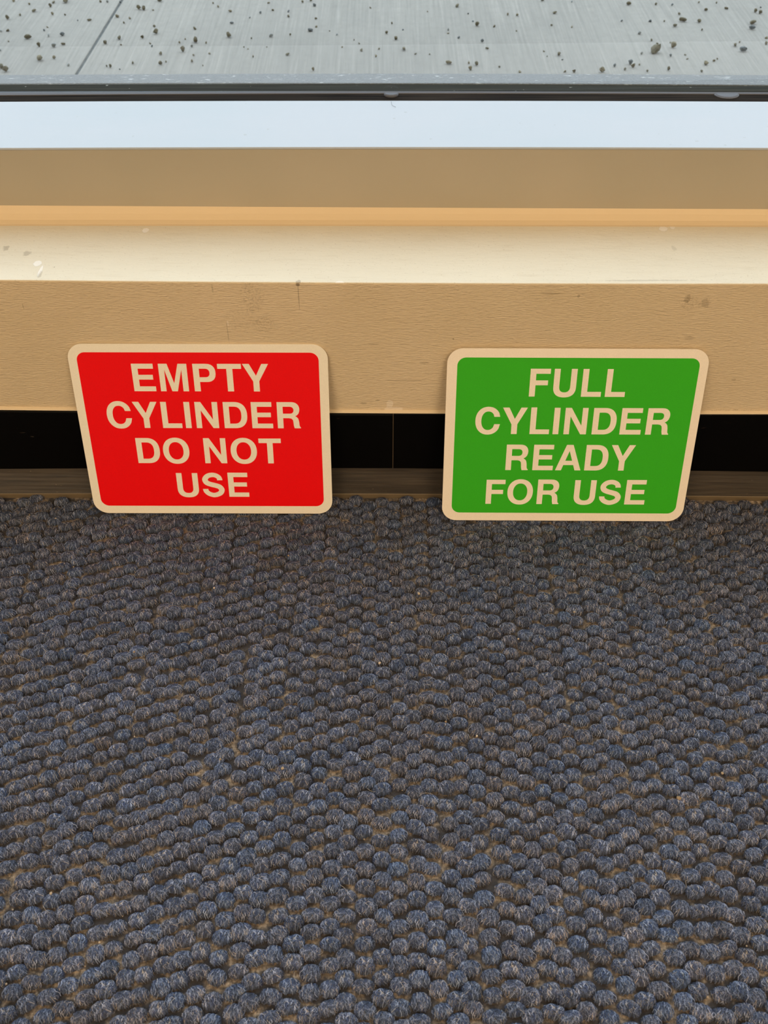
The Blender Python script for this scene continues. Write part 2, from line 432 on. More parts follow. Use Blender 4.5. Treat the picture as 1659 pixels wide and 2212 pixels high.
# lighter rounded bead along the lower edge of the fascia
secs = []
for d in S:
    b = d['base']; x = b.x; y = wall_y(x); z = b.z
    secs.append([P(x, y+0.001, z), P(x, y-0.0024, z), P(x, y-0.0030, z+0.0008), P(x, y-0.0024, z+0.0020), P(x, y-0.0004, z+0.0026), P(x, y+0.001, z+0.0030)])
bead = loft('paint_bead', secs, bullnose_paint, wall_back)

# black rubber base: lengths meeting at a seam, and the toe, coloured brown as if lit
SEAM_PX = 849
xs_seam = at_plane(SEAM_PX, 950, WP, WN).x
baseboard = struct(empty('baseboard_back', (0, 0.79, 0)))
def interp(key, x):
    for a, b in zip(S[:-1], S[1:]):
        if a[key].x <= x <= b[key].x:
            return a[key].lerp(b[key], (x - a[key].x)/(b[key].x - a[key].x))
    return S[-1][key].copy()
def base_piece(x0, x1, dz):
    n = max(2, int((x1-x0)/0.1)); secs = []
    for i in range(n+1):
        x = x0 + (x1-x0)*i/n; zt = interp('base', x).z + dz; zc = interp('crease', x).z; y = wall_y(x)
        secs.append([P(x, y-0.0005, zt), P(x, y-0.0024, zt), P(x, y-0.0030, zt-0.0012), P(x, y-0.0030, zc-0.002), P(x, y-0.0005, zc-0.002)])
    o = loft('rubber_strip', secs, black_rubber, baseboard); o.matrix_parent_inverse = Matrix.Translation((0,-0.79,0)); return o
base_piece(-XL, xs_seam-0.0003, -0.0008); base_piece(xs_seam+0.0003, XL, 0.0004)
seam = box('seam_filler', (xs_seam-0.0003, wall_y(xs_seam)-0.0026, 0.03), (xs_seam+0.0003, wall_y(xs_seam)-0.0005, interp('base', xs_seam).z), toe_edge, baseboard)
seam.matrix_parent_inverse = Matrix.Translation((0,-0.79,0))
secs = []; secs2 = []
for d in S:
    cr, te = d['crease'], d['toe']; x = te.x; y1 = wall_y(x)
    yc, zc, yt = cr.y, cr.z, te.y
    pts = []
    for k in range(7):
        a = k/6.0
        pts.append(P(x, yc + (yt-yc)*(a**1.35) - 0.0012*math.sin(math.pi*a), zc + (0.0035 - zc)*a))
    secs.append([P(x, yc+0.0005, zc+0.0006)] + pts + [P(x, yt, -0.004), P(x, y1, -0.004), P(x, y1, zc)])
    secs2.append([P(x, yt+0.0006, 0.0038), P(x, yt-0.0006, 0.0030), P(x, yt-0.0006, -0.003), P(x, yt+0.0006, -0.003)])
o = loft('rubber_toe', secs, lit_rubber, baseboard); o.matrix_parent_inverse = Matrix.Translation((0,-0.79,0)); o['label'] = 'toe of the black rubber base, coloured brown as if lit'
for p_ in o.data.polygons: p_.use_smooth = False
o = loft('toe_edge', secs2, toe_edge, baseboard); o.matrix_parent_inverse = Matrix.Translation((0,-0.79,0))

# ------------------------------------------------------------------ window
window = struct(empty('window_1', (0, YG, ZW)))
def adopt(o):
    o.parent = window; o.matrix_parent_inverse = Matrix.Translation((0,-YG,-ZW)); return o
secs = []
for d in S:
    wh, wb = d['white'], d['wback']
    secs.append([P(wh.x, wh.y-0.0008, wh.z-0.0022), P(wh.x, wh.y-0.0008, wh.z), P(wb.x, wb.y, wb.z), P(wb.x, wb.y, wb.z-0.012), P(wh.x, wh.y+0.01, wh.z-0.012), P(wh.x, wh.y+0.01, wh.z-0.0022)])
o = adopt(loft('sill_board', secs, white_paint)); add_bevel(o, 0.0006); o['label'] = 'white painted inner sill board'
def strip(name, ka, kb, dza, dzb, thick, mat, label=None, bev=0.0004):
    secs = []
    for d in S:
        a, b = d[ka], d[kb]
        a = P(a.x, a.y, a.z+dza); b = P(b.x, b.y, b.z+dzb)
        secs.append([a, b, P(b.x, b.y, b.z-thick), P(a.x, a.y, a.z-thick)])
    o = adopt(loft(name, secs, mat)); add_bevel(o, bev, 2)
    if label: o['label'] = label
    return o
strip('brown_gasket', 'wback', 'lip', -0.0008, 0.0, 0.02, brown_gasket, 'dark brown gasket behind the sill board')
strip('vinyl_lip', 'lip', 'lipb', 0.0007, 0.0, 0.02, grey_vinyl, 'thin grey vinyl lip')
strip('glazing_gasket', 'lipb', 'outer', -0.0005, 0.0, 0.02, olive_gasket, 'dark olive outer glazing gasket')
strip('outer_sill', 'outer', 'outerb', 0.0012, 0.0, 0.05, outer_sill_mat, 'gritty grey outer sill', 0.002)
for px, wpx in ((845, 14), (1569, 24)):      # half-round sealant blobs hanging over the gasket
    q = at_z(px, 203.5 if px < 1000 else 204.5, ZW); r = wpx/F_PX*1.15
    vs = [P(q.x + r*math.cos(math.pi*(1+k/14.0)), q.y + r*0.85*math.sin(math.pi*(1+k/14.0))*1.0, ZW+0.0006) for k in range(15)]
    vs2 = [P(v_.x, v_.y, ZW-0.002) for v_ in vs]
    vs3 = [P(q.x+(v_.x-q.x)*0.86, q.y+(v_.y-q.y)*0.86, ZW+0.0016) for v_ in vs]
    n = 15
    fs = [tuple(range(2*n, 3*n))] + [(i, i+1, 2*n+i+1, 2*n+i) for i in range(n-1)] + [(i+1, i, n+i, n+i+1) for i in range(n-1)]
    o = adopt(mesh_obj('sealant_blob', vs+vs2+vs3, fs, grey_vinyl)); o['label'] = 'half-round blob of grey sealant'
WIN_X, WIN_TOP = 1.95, 2.25
YGL = YG + 0.002
adopt(box('glass_pane', (-WIN_X, YGL, ZW-0.004), (WIN_X, YGL+0.0001, WIN_TOP), glass))
for sgn in (-1, 1):
    x0, x1 = sorted((sgn*WIN_X, sgn*(WIN_X+0.05)))
    adopt(box('window_frame', (x0, YG-0.03, ZW-0.01), (x1, YG+0.05, WIN_TOP), frame_metal))
adopt(box('window_frame', (-WIN_X-0.05, YG-0.03, WIN_TOP), (WIN_X+0.05, YG+0.05, WIN_TOP+0.05), frame_metal))
for sgn in (-1, 1):
    x0, x1 = sorted((sgn*(WIN_X+0.05), sgn*3.0))
    o = box('wall_pier', (x0, YB, ZW-0.01), (x1, YG+0.12, CEIL), room_paint, wall_back)
    x0, x1 = sorted((sgn*XL, sgn*3.0))
    box('wall_pier', (x0, wall_y(sgn*2.3), -0.02), (x1, YG+0.12, ZW-0.01), room_paint, wall_back)
box('wall_header', (-WIN_X-0.05, YB, WIN_TOP+0.05), (WIN_X+0.05, YG+0.12, CEIL), room_paint, wall_back)

# ------------------------------------------------------------------ room shell
FLOOR_BACK = -3.6
struct(box('wall_left', (-3.08, FLOOR_BACK, -0.02), (-3.0, YG+0.12, CEIL), room_paint))
struct(box('wall_right', (3.0, FLOOR_BACK, -0.02), (3.08, YG+0.12, CEIL), room_paint))
struct(box('wall_front', (-3.08, FLOOR_BACK-0.08, -0.02), (3.08, FLOOR_BACK, CEIL), room_paint))
ceil = struct(box('ceiling', (-3.08, FLOOR_BACK-0.08, CEIL), (3.08, YG+0.12, CEIL+0.06), ceiling_mat))
for i, (lx, ly) in enumerate(LAMPS):
    t = empty('ceiling_light', (lx, ly, CEIL-0.03))
    tag(t, ['recessed ceiling light nearest the window on the left', 'recessed ceiling light nearest the window on the right', 'recessed ceiling light at the rear left of the room', 'recessed ceiling light at the rear right of the room'][i], 'ceiling light', 'ceiling lights')
    for (a, b, c_, d_) in ((-0.60,-0.30,0.60,-0.27),(-0.60,0.27,0.60,0.30),(-0.60,-0.27,-0.57,0.27),(0.57,-0.27,0.60,0.27)):
        o = box('frame', (a,b,-0.008), (c_,d_,0.03), lamp_frame, t)
    box('diffuser', (-0.57,-0.27,0.005), (0.57,0.27,0.02), lamp_diffuser, t)

# ------------------------------------------------------------------ outside
ground = struct(empty('pavement', (0, 2, 0)))
def ad_g(o):
    o.parent = ground; o.matrix_parent_inverse = Matrix.Translation((0,-2,0)); return o
j0 = at_z(166, 158, 0); j1 = at_z(263, 0, 0)
jd = (j1-j0).normalized(); jn = Vector((jd.y, -jd.x, 0))
def jx(y, off): 
    return j0.x + jd.x/jd.y*(y - j0.y) + off
Y0, Y1 = YG+0.10, 14.0
GZ = 0.0
def slab(xa0, xa1, xb0, xb1):
    v_ = [P(xa0,Y0,GZ-0.1),P(xa1,Y0,GZ-0.1),P(xb1,Y1,GZ-0.1),P(xb0,Y1,GZ-0.1),P(xa0,Y0,GZ),P(xa1,Y0,GZ),P(xb1,Y1,GZ),P(xb0,Y1,GZ)]
    f_ = [(0,3,2,1),(4,5,6,7),(0,1,5,4),(1,2,6,5),(2,3,7,6),(3,0,4,7)]
    o = ad_g(mesh_obj('concrete_slab', v_, f_, concrete)); add_bevel(o, 0.002, 2); return o
slab(-9, jx(Y0,-0.0028), -9, jx(Y1,-0.0028)); slab(jx(Y0,0.0028), 9, jx(Y1,0.0028), 9)
ad_g(mesh_obj('joint_filler', [P(jx(Y0,-0.004),Y0,-0.0022),P(jx(Y0,0.004),Y0,-0.0022),P(jx(Y1,0.004),Y1,-0.0022),P(jx(Y1,-0.004),Y1,-0.0022),
      P(jx(Y0,-0.004),Y0,-0.05),P(jx(Y0,0.004),Y0,-0.05),P(jx(Y1,0.004),Y1,-0.05),P(jx(Y1,-0.004),Y1,-0.05)], [(0,1,2,3),(4,7,6,5),(0,4,5,1),(1,5,6,2),(2,6,7,3),(3,7,4,0)], joint_mat))
struct(box('trim_1', (-3.08, YG+0.055, -0.1), (3.08, YG+0.11, ZW-0.06), stucco))

# grit: (x, y, size) read off the photograph in half-pixels (left and right halves of the frame)
LG = "62,4,12 128,18,10 148,47,16 232,10,12 220,27,14 284,4,24 433,8,10 465,8,12 34,79,16 88,66,10 227,62,10 283,65,8 386,86,14 336,90,6 36,132,14 5,135,10 192,132,10 204,117,8 210,155,12 269,150,18 122,163,20 37,178,8 170,199,16 234,199,18 274,191,14 3,219,8 172,257,20 235,252,12 297,282,12 8,290,20 27,305,20 505,72,14 520,12,10 536,100,8 561,79,10 600,36,16 623,39,16 661,44,8 690,2,18 667,116,10 675,141,22 617,162,14 515,165,18 456,186,16 524,194,8 658,200,10 648,188,8 776,186,8 800,170,8 845,178,24 890,186,10 791,220,20 695,233,14 830,201,10 836,240,8 574,274,12 462,287,8 477,289,12 518,301,6 693,276,14 717,268,8 829,265,12 876,284,6 905,232,8 840,124,12 921,15,8 942,30,8 994,49,10 989,155,22 1001,100,12 1079,76,8 1125,56,10 1160,13,10 1178,45,8 1171,157,12 1086,166,8 1071,212,6 1053,204,6 1093,246,8 1153,203,6 1242,236,14 1253,152,8 1245,70,14 1246,50,10 1306,10,8 1356,24,14 1342,2,14 1364,82,8 1367,115,10 1337,131,20 1424,134,6 1353,303,14 1478,205,6 1550,188,8 1529,174,6 1598,34,8 1637,212,8 1622,244,10 1562,218,12 1455,150,8"
RG = "12,142,14 52,168,16 87,212,20 35,102,8 137,234,8 83,128,8 189,51,6 198,235,6 278,130,10 278,144,8 325,163,10 280,272,18 317,26,16 365,59,8 386,92,8 403,108,18 425,180,12 446,210,10 367,273,12 400,279,14 374,299,16 499,291,8 478,114,12 535,64,10 575,66,10 573,134,8 586,310,12 685,2,10 690,222,8 705,244,6 738,55,14 724,111,8 755,236,16 771,258,8 783,311,10 823,311,14 812,8,8 812,116,10 940,311,22 995,285,14 1027,90,10 1040,301,10 1064,275,18 1077,287,16 1057,18,16 1104,145,12 1113,233,12 1104,280,8 1137,308,10 1150,92,12 1155,175,10 1177,219,38 1180,189,8 1175,19,10 1211,92,8 1228,301,14 1238,242,12 1248,201,22 1237,184,8 1244,22,10 1256,112,14 1275,61,12 1290,88,22 1301,238,8 1310,255,8 1361,94,16 1360,11,8 1390,44,12 1388,276,18 1371,309,12 1373,130,8 1425,264,8 1440,256,8 1435,13,8 1478,37,12 1516,196,16 1535,184,8 1550,216,26 1589,122,20 1592,100,20 1603,50,14 1624,56,14 1626,33,8 1652,163,12 1650,190,14"
rnd = random.Random(5)
def stone_mesh(seed):
    r = random.Random(seed); bm = bmesh.new(); bmesh.ops.create_icosphere(bm, subdivisions=2, radius=0.5)
    ax = [Vector((r.gauss(0,1), r.gauss(0,1), r.gauss(0,1))).normalized() for _ in range(7)]
    for v_ in bm.verts:
        k = 1.0
        for a in ax: k = min(k, 0.40/max(0.05, v_.co.normalized().dot(a)) * 1.9 / 2)
        v_.co *= max(0.5, min(1.0, k*1.15)); v_.co *= 1 + r.uniform(-0.06, 0.06)
        v_.co.z *= 0.95
    me = bpy.data.meshes.new('grit_stone'); bm.to_mesh(me); bm.free(); return me
stones = {}
for k in range(6):
    for mi, mt in enumerate(stone_mats):
        me = stone_mesh(k); me.materials.append(mt); stones[(k, mi)] = me
special = {('R','1177,219,38'): ('largest brown clump of grit, on the slab near the window at right', 0),
           ('R','1550,216,26'): ('blue-grey stone at the far right, right of the largest clump', 2),
           ('R','1592,100,20'): ('upper brown stone of the touching pair near the right edge', 0),
           ('R','1589,122,20'): ('lower grey stone of the touching pair near the right edge', 2),
           ('R','1248,201,22'): ('tan stone just right of the largest grit clump', 1),
           ('R','1290,88,22'): ('pale-based angular brown stone beyond the largest grit clump', 0),
           ('L','284,4,24'): ('large brown stone at the top edge, left of the slab joint', 0),
           ('L','845,178,24'): ('blocky brown stone lying alone, left of the middle of the slab', 0),
           ('L','675,141,22'): ('tall brown stone with a smaller one behind, right of the slab joint', 0),
           ('L','989,155,22'): ('leaning brown stone alone near the middle of the slab', 0),
           ('L','269,150,18'): ('upright grey sliver of stone left of the slab joint', 2),
           ('R','1064,275,18'): ('grey stone touching a tan one just beyond the outer sill', 2),
           ('L','8,290,20'): ('flat brown stone at the left edge, farther of two beside the outer sill', 0),
           ('L','27,305,20'): ('flat brown stone at the left edge, nearer of two beside the outer sill', 0),
           ('L','600,36,16'): ('left stone of the side-by-side brown pair beyond the slab joint', 0),
           ('L','623,39,16'): ('right stone of the side-by-side brown pair beyond the slab joint', 0),
           ('L','791,220,20'): ('brown stone nearer the sill than the lone blocky stone', 0),
           ('L','515,165,18'): ('brown stone closest to the slab joint on its right side', 0),
           ('L','122,163,20'): ('largest brown stone left of the upright grey sliver', 0),
           ('L','1337,131,20'): ('flat grey stone near the middle of the slab', 2),
           ('R','87,212,20'): ('brown stone near the middle of the picture, close to the sill', 0),
           ('R','403,108,18'): ('brown stone with a tiny one just behind, right of the middle', 0),
           ('R','280,272,18'): ('low tan flake near the sill, right of the middle', 1),
           ('R','940,311,22'): ('tan stone lying against the edge of the outer sill', 1),
           ('R','1388,276,18'): ('tan stone near the sill, below the blue-grey stone', 1),
           ('R','1516,196,16'): ('brown stone just left of the blue-grey stone', 0),
           ('R','1361,94,16'): ('brown stone right of the angular one, left of the touching pair', 0),
           ('R','1603,50,14'): ('left one of two far brown stones near the right edge', 0),
           ('R','1624,56,14'): ('right one of two far brown stones near the right edge', 0),
           ('R','1077,287,16'): ('tan stone touching a grey one just beyond the outer sill', 1)}
first = True
def stone(x, y, size, mi, label=None):
    d_ = size
    o = bpy.data.objects.new('grit_stone', stones[(rnd.randrange(6), mi)]); COL.objects.link(o)
    s = (d_*rnd.uniform(0.85,1.2), d_*rnd.uniform(0.85,1.15), d_*rnd.uniform(0.75,1.15))
    o.scale = s; o.rotation_euler = (0, 0, rnd.uniform(0, 6.3)); o.location = (x, y, GZ + 0.30*s[2])
    tag(o, label or 'small scattered brown or grey stone on the pale concrete outside', 'stone', None if label else 'grit stones scattered on the concrete')
    return o
for side, txt, off in (('L', LG, 0.0), ('R', RG, 829.0)):
    for item in txt.split():
        a, b, s_ = map(float, item.split(','))
        px, py = off + a*0.5003, b*0.5 + s_*0.12
        q = at_z(px, min(py, 156), GZ); zz = abs((q - O).dot(Vector((0, math.cos(PITCH), -math.sin(PITCH)))))
        size = s_*0.5*zz/F_PX*1.45
        lab = special.get((side, item))
        mi = lab[1] if lab else rnd.choices([0,1,2,3], [6,4,2,0.5])[0]
        stone(q.x, q.y, size, mi, lab[0] if lab else None)
# ------------------------------------------------------------------ carpet
floor = struct(box('floor', (-3.08, FLOOR_BACK-0.08, -0.06), (3.08, 0.80, -0.0035), carpet_far))
patch = box('carpet_backing', (-1.51, -0.22, -0.0036), (1.51, 0.79, -0.003), backing, floor)
rng = np.random.default_rng(11)
NV = 14
def dome_fn(u, v):     # unit footprint -> height 0..1
    r2 = np.clip(u*u + v*v, 0, 1)
    return np.sqrt(1 - r2**1.25)
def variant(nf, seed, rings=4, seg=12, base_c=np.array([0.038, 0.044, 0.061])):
    r = np.random.default_rng(seed)
    V, T, C = [], [], []
    # dome
    pts = [(0, 0)]
    for i in range(1, rings+1):
        rr = i/rings
        for j in range(seg):
            a = 2*math.pi*(j + 0.5*(i % 2))/seg; pts.append((rr*math.cos(a), rr*math.sin(a)))
    for (u, v_) in pts: V.append((u*0.93, v_*0.93, dome_fn(np.float64(u*0.96), np.float64(v_*0.96))*0.93)); C.append(base_c*r.uniform(0.8, 1.3))
    for j in range(seg): T.append((0, 1+j, 1+(j+1) % seg))
    for i in range(1, rings):
        for j in range(seg):
            a0 = 1+(i-1)*seg+j; a1 = 1+(i-1)*seg+(j+1) % seg; b0 = a0+seg; b1 = a1+seg
            T.append((a0, b0, b1)); T.append((a0, b1, a1))
    # fibres: arcs lying over the dome, mostly running front to back
    for k in range(nf):
        cu = r.uniform(-0.98, 0.98); cv = r.uniform(-0.85, 0.85)
        if cu*cu + cv*cv > 1.0: cu *= 0.6; cv *= 0.6
        ang = r.normal(math.pi/2, 0.30) + 0.5*cu*(-1 if cv > 0 else 1)*abs(cv)
        stray = r.random() < 0.07
        if stray: ang = r.uniform(0, math.pi)
        L = r.uniform(0.25, 0.70); bend = r.normal(0, 0.28); wd = r.uniform(0.008, 0.018)
        lift = r.uniform(0.02, 0.09) + (r.uniform(0.04, 0.16) if stray else 0)
        tone = r.random()
        if tone < 0.40: cc = np.array([0.058, 0.068, 0.098])
        elif tone < 0.64: cc = np.array([0.115, 0.125, 0.150])
        elif tone < 0.78: cc = np.array([0.030, 0.038, 0.075])
        elif tone < 0.92: cc = np.array([0.34, 0.34, 0.37])
        else: cc = np.array([0.36, 0.28, 0.19])
        cc = cc*r.uniform(0.7, 1.5)*np.array([1.22, 1.32, 1.54])
        if tone >= 0.78: wd *= 0.75
        n0 = len(V)
        for s_ in (-1, 0, 1):
            u = cu + math.cos(ang)*L*0.5*s_ - math.sin(ang)*bend*0.5*(s_*s_ - 0.5)
            v_ = cv + math.sin(ang)*L*0.5*s_ + math.cos(ang)*bend*0.5*(s_*s_ - 0.5)
            rr = math.hypot(u, v_)
            if rr > 1.0: u *= 1.0/rr; v_ *= 1.0/rr
            rr = min(1.0, math.hypot(u, v_))
            z = float(dome_fn(np.float64(rr), np.float64(0))) + lift*(1 if not stray else (1.2 - s_*s_*0.8))
            sx, sy = -math.sin(ang)*wd, math.cos(ang)*wd
            V.append((u-sx, v_-sy, z)); V.append((u+sx, v_+sy, z+0.004)); C.append(cc); C.append(cc)
        for q in range(2):
            a = n0+2*q; T.append((a, a+2, a+3)); T.append((a, a+3, a+1))
    return np.array(V), np.array(T), np.array(C)
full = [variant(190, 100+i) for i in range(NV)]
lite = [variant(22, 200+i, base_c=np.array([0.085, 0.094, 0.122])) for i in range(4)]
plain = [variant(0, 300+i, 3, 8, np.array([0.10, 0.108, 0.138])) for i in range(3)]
SIGN_FEET = ((-0.1818, 0.7485), (0.1882, 0.7366))
PX_, PY_ = 0.0135, 0.0151
allV, allT, allC = [], [], []; nv = 0
half_w = lambda y: 0.30 + (0.46-0.30)*(y-0.20)/0.58
phase = 0.0; XR = 1.50
ncol = int(2*XR/PX_)
for cidx in range(ncol):
    xc = -XR + cidx*PX_
    bias = -0.10*max(0.0, min(1.0, (-xc+0.05)/0.25)) + 0.03*max(0.0, min(1.0, (xc-0.1)/0.3))
    phase += 0.5 + bias + rng.normal(0, 0.035)
    y = -0.20 + (phase % 1.0)*PY_ - PY_
    drift = 0.0; ydr = 0.0
    while True:
        y += PY_
        if y + ydr > interp('toe', max(-2.2, min(2.2, xc))).y - 0.0030: break
        drift = drift*0.8 + rng.normal(0, 0.0007); ydr = ydr*0.85 + rng.normal(0, 0.0007)
        tx = xc + drift + rng.normal(0, 0.0003); ty = y + ydr + rng.normal(0, 0.0004)
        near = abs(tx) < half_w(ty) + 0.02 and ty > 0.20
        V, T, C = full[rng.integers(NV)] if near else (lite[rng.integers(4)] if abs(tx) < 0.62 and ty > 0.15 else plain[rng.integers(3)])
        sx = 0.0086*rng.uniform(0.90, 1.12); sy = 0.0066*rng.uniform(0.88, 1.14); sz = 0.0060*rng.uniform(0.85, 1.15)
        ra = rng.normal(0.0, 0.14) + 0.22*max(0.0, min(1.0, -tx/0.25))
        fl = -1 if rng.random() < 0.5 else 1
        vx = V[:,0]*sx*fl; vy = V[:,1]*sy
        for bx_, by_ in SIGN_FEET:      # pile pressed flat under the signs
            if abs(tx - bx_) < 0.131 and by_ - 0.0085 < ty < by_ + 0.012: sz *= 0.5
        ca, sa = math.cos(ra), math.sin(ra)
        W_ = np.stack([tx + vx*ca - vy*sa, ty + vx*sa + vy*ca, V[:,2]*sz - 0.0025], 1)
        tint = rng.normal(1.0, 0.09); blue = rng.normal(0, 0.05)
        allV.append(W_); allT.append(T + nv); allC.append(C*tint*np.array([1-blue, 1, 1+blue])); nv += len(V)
V = np.concatenate(allV).astype(np.float32); T = np.concatenate(allT).astype(np.int32); C = np.clip(np.concatenate(allC), 0, 1)
me = bpy.data.meshes.new('carpet_pile')
me.vertices.add(len(V)); me.vertices.foreach_set('co', V.ravel())
me.loops.add(len(T)*3); me.loops.foreach_set('vertex_index', T.ravel())
me.polygons.add(len(T)); me.polygons.foreach_set('loop_start', np.arange(0, len(T)*3, 3, dtype=np.int32))
try: me.polygons.foreach_set('loop_total', np.full(len(T), 3, dtype=np.int32))
except Exception: pass
me.update(calc_edges=True)
ca_ = me.color_attributes.new('yarn', 'FLOAT_COLOR', 'POINT')
ca_.data.foreach_set('color', np.concatenate([C, np.ones((len(C),1))], 1).astype(np.float32).ravel())
me.polygons.foreach_set('use_smooth', np.ones(len(T), dtype=bool))
me.materials.append(yarn)
pile = bpy.data.objects.new('carpet_pile', me); COL.objects.link(pile); pile.parent = floor
pile['kind'] = 'stuff'; pile['label'] = 'blue-grey looped wool tufts of the carpet'
print('PILE tris', len(T))

# crumbs and stray hairs caught in the pile
bm = bmesh.new()
crumbs = [(463,1270),(846,1345),(905,1282),(843,1255),(963,1559),(1030,1590),(1467,1725),(1243,1900),(476,1640),(820,1432),(290,1408),(1313,1435),(1240,1322),(623,1200),(780,1138),(855,1108),(1120,1380),(230,1325),(120,1120),(700,1690),(610,1660),(1380,1840),(1560,1670),(110,1930),(215,2035),(420,1900)]
for (px, py) in crumbs:
    q = at_z(px, py, 0.003); s_ = rnd.uniform(0.0006, 0.0016)
    if (px, py) == (1467,1725): s_ = 0.0022
    ret = bmesh.ops.create_icosphere(bm, subdivisions=1, radius=s_)
    for v_ in ret['verts']:
        v_.co = v_.co*rnd.uniform(0.7, 1.2) + Vector(q)
for k in range(260):
    px, py = rnd.uniform(0,1659), rnd.uniform(1120,2212); q = at_z(px, py, -0.0015)
    s_ = rnd.uniform(0.0003, 0.0009); ret = bmesh.ops.create_icosphere(bm, subdivisions=1, radius=s_)
    for v_ in ret['verts']: v_.co = v_.co + Vector(q) + Vector((0,0,rnd.uniform(0,0.004)*0))
me = bpy.data.meshes.new('crumbs'); bm.to_mesh(me); bm.free(); me.materials.append(crumb_mat)
cr_o = bpy.data.objects.new('crumbs', me); COL.objects.link(cr_o); cr_o.parent = floor; cr_o['kind'] = 'stuff'
def hairs(name, specs, parent, mat, z):
    cu = bpy.data.curves.new(name, 'CURVE'); cu.dimensions = '3D'; cu.bevel_depth = 0.00011; cu.bevel_resolution = 1
    for pts in specs:
        sp = cu.splines.new('NURBS'); sp.points.add(len(pts)-1); sp.use_endpoint_u = True; sp.order_u = 3
        for i, (px, py) in enumerate(pts):
            q = at_z(px, py, z); sp.points[i].co = (q.x, q.y, q.z, 1)
    cu.materials.append(mat)
    tmp = bpy.data.objects.new(name, cu); COL.objects.link(tmp)
    dg = bpy.context.evaluated_depsgraph_get(); me = bpy.data.meshes.new_from_object(tmp.evaluated_get(dg))
    bpy.data.objects.remove(tmp); me.name = name
    o = bpy.data.objects.new(name, me); COL.objects.link(o)
    if parent: o.parent = parent
    return o
hs = [[(36,1416),(58,1422),(72,1434),(76,1450)],[(1312,1320),(1316,1302),(1328,1293)],[(350,1541),(372,1546),(389,1557)],[(560,1105),(568,1118),(576,1126)],
      [(1380,2055),(1384,2075),(1398,2083)],[(1178,1700),(1182,1714),(1196,1718)],[(905,1720),(915,1708),(935,1716)],[(1120,1660),(1128,1644),(1140,1652),(1130,1664)],
      [(1576,1385),(1590,1375),(1600,1382)],[(735,1912),(748,1918),(752,1932)],[(1520,1340),(1530,1325),(1545,1330)],[(700,1640),(712,1652),(730,1648)]]
for k in range(70):
    px, py = rnd.uniform(0,1659), rnd.uniform(1130,2200); a = rnd.uniform(0,6.3); l = rnd.uniform(8,24)
    hs.append([(px,py),(px+math.cos(a)*l*0.5+rnd.uniform(-4,4),py+math.sin(a)*l*0.5),(px+math.cos(a+0.6)*l,py+math.sin(a+0.6)*l)])
o = hairs('stray_fibres', hs, floor, hair_mat, 0.0034); o['kind'] = 'stuff'; o['label'] = 'pale stray hairs caught on the pile'
M = Mat('dark_hair', (0.06,0.05,0.05,1), 0.5)
o = hairs('hair', [[(845,218.5),(845.5,225),(849,229),(855,231)]], None, M.m, ZW+0.0005)
tag(o, 'short curved dark hair lying on the white sill', 'hair')

# ------------------------------------------------------------------ lettering (own grotesque bold outlines, cap height 718)
def se(cx, cy, rx, ry, a0, a1, n=14, p=2.25):
    pts = []
    for i in range(n+1):
        a = math.radians(a0 + (a1-a0)*i/n); c_, s_ = math.cos(a), math.sin(a)
        pts.append((cx + rx*math.copysign(abs(c_)**(2/p), c_), cy + ry*math.copysign(abs(s_)**(2/p), s_)))
    return pts
def stroke(ctrl, widths, n=60):
    # Catmull-Rom centre line with a varying pen width
    pts, ws = [], []
    m = len(ctrl)
    for i in range(m-1):
        p0 = ctrl[max(0,i-1)]; p1 = ctrl[i]; p2 = ctrl[i+1]; p3 = ctrl[min(m-1,i+2)]
        for k in range(8):
            t = k/8
            f = lambda a,b,c,d: 0.5*((2*b)+(-a+c)*t+(2*a-5*b+4*c-d)*t*t+(-a+3*b-3*c+d)*t**3)
            pts.append((f(p0[0],p1[0],p2[0],p3[0]), f(p0[1],p1[1],p2[1],p3[1]))); ws.append(widths[i]+(widths[i+1]-widths[i])*t)
    pts.append(ctrl[-1]); ws.append(widths[-1])
    L_, R_ = [], []
    for i, p in enumerate(pts):
        a = pts[max(0,i-1)]; b = pts[min(len(pts)-1,i+1)]; dx, dy = b[0]-a[0], b[1]-a[1]; l = math.hypot(dx,dy)
        if i == 0: dx, dy, l = 0, 1, 1
        if i == len(pts)-1: dx, dy, l = 0, 1, 1
        L_.append((p[0]-dy/l*ws[i]/2, p[1]+dx/l*ws[i]/2)); R_.append((p[0]+dy/l*ws[i]/2, p[1]-dx/l*ws[i]/2))
    return L_ + R_[::-1]
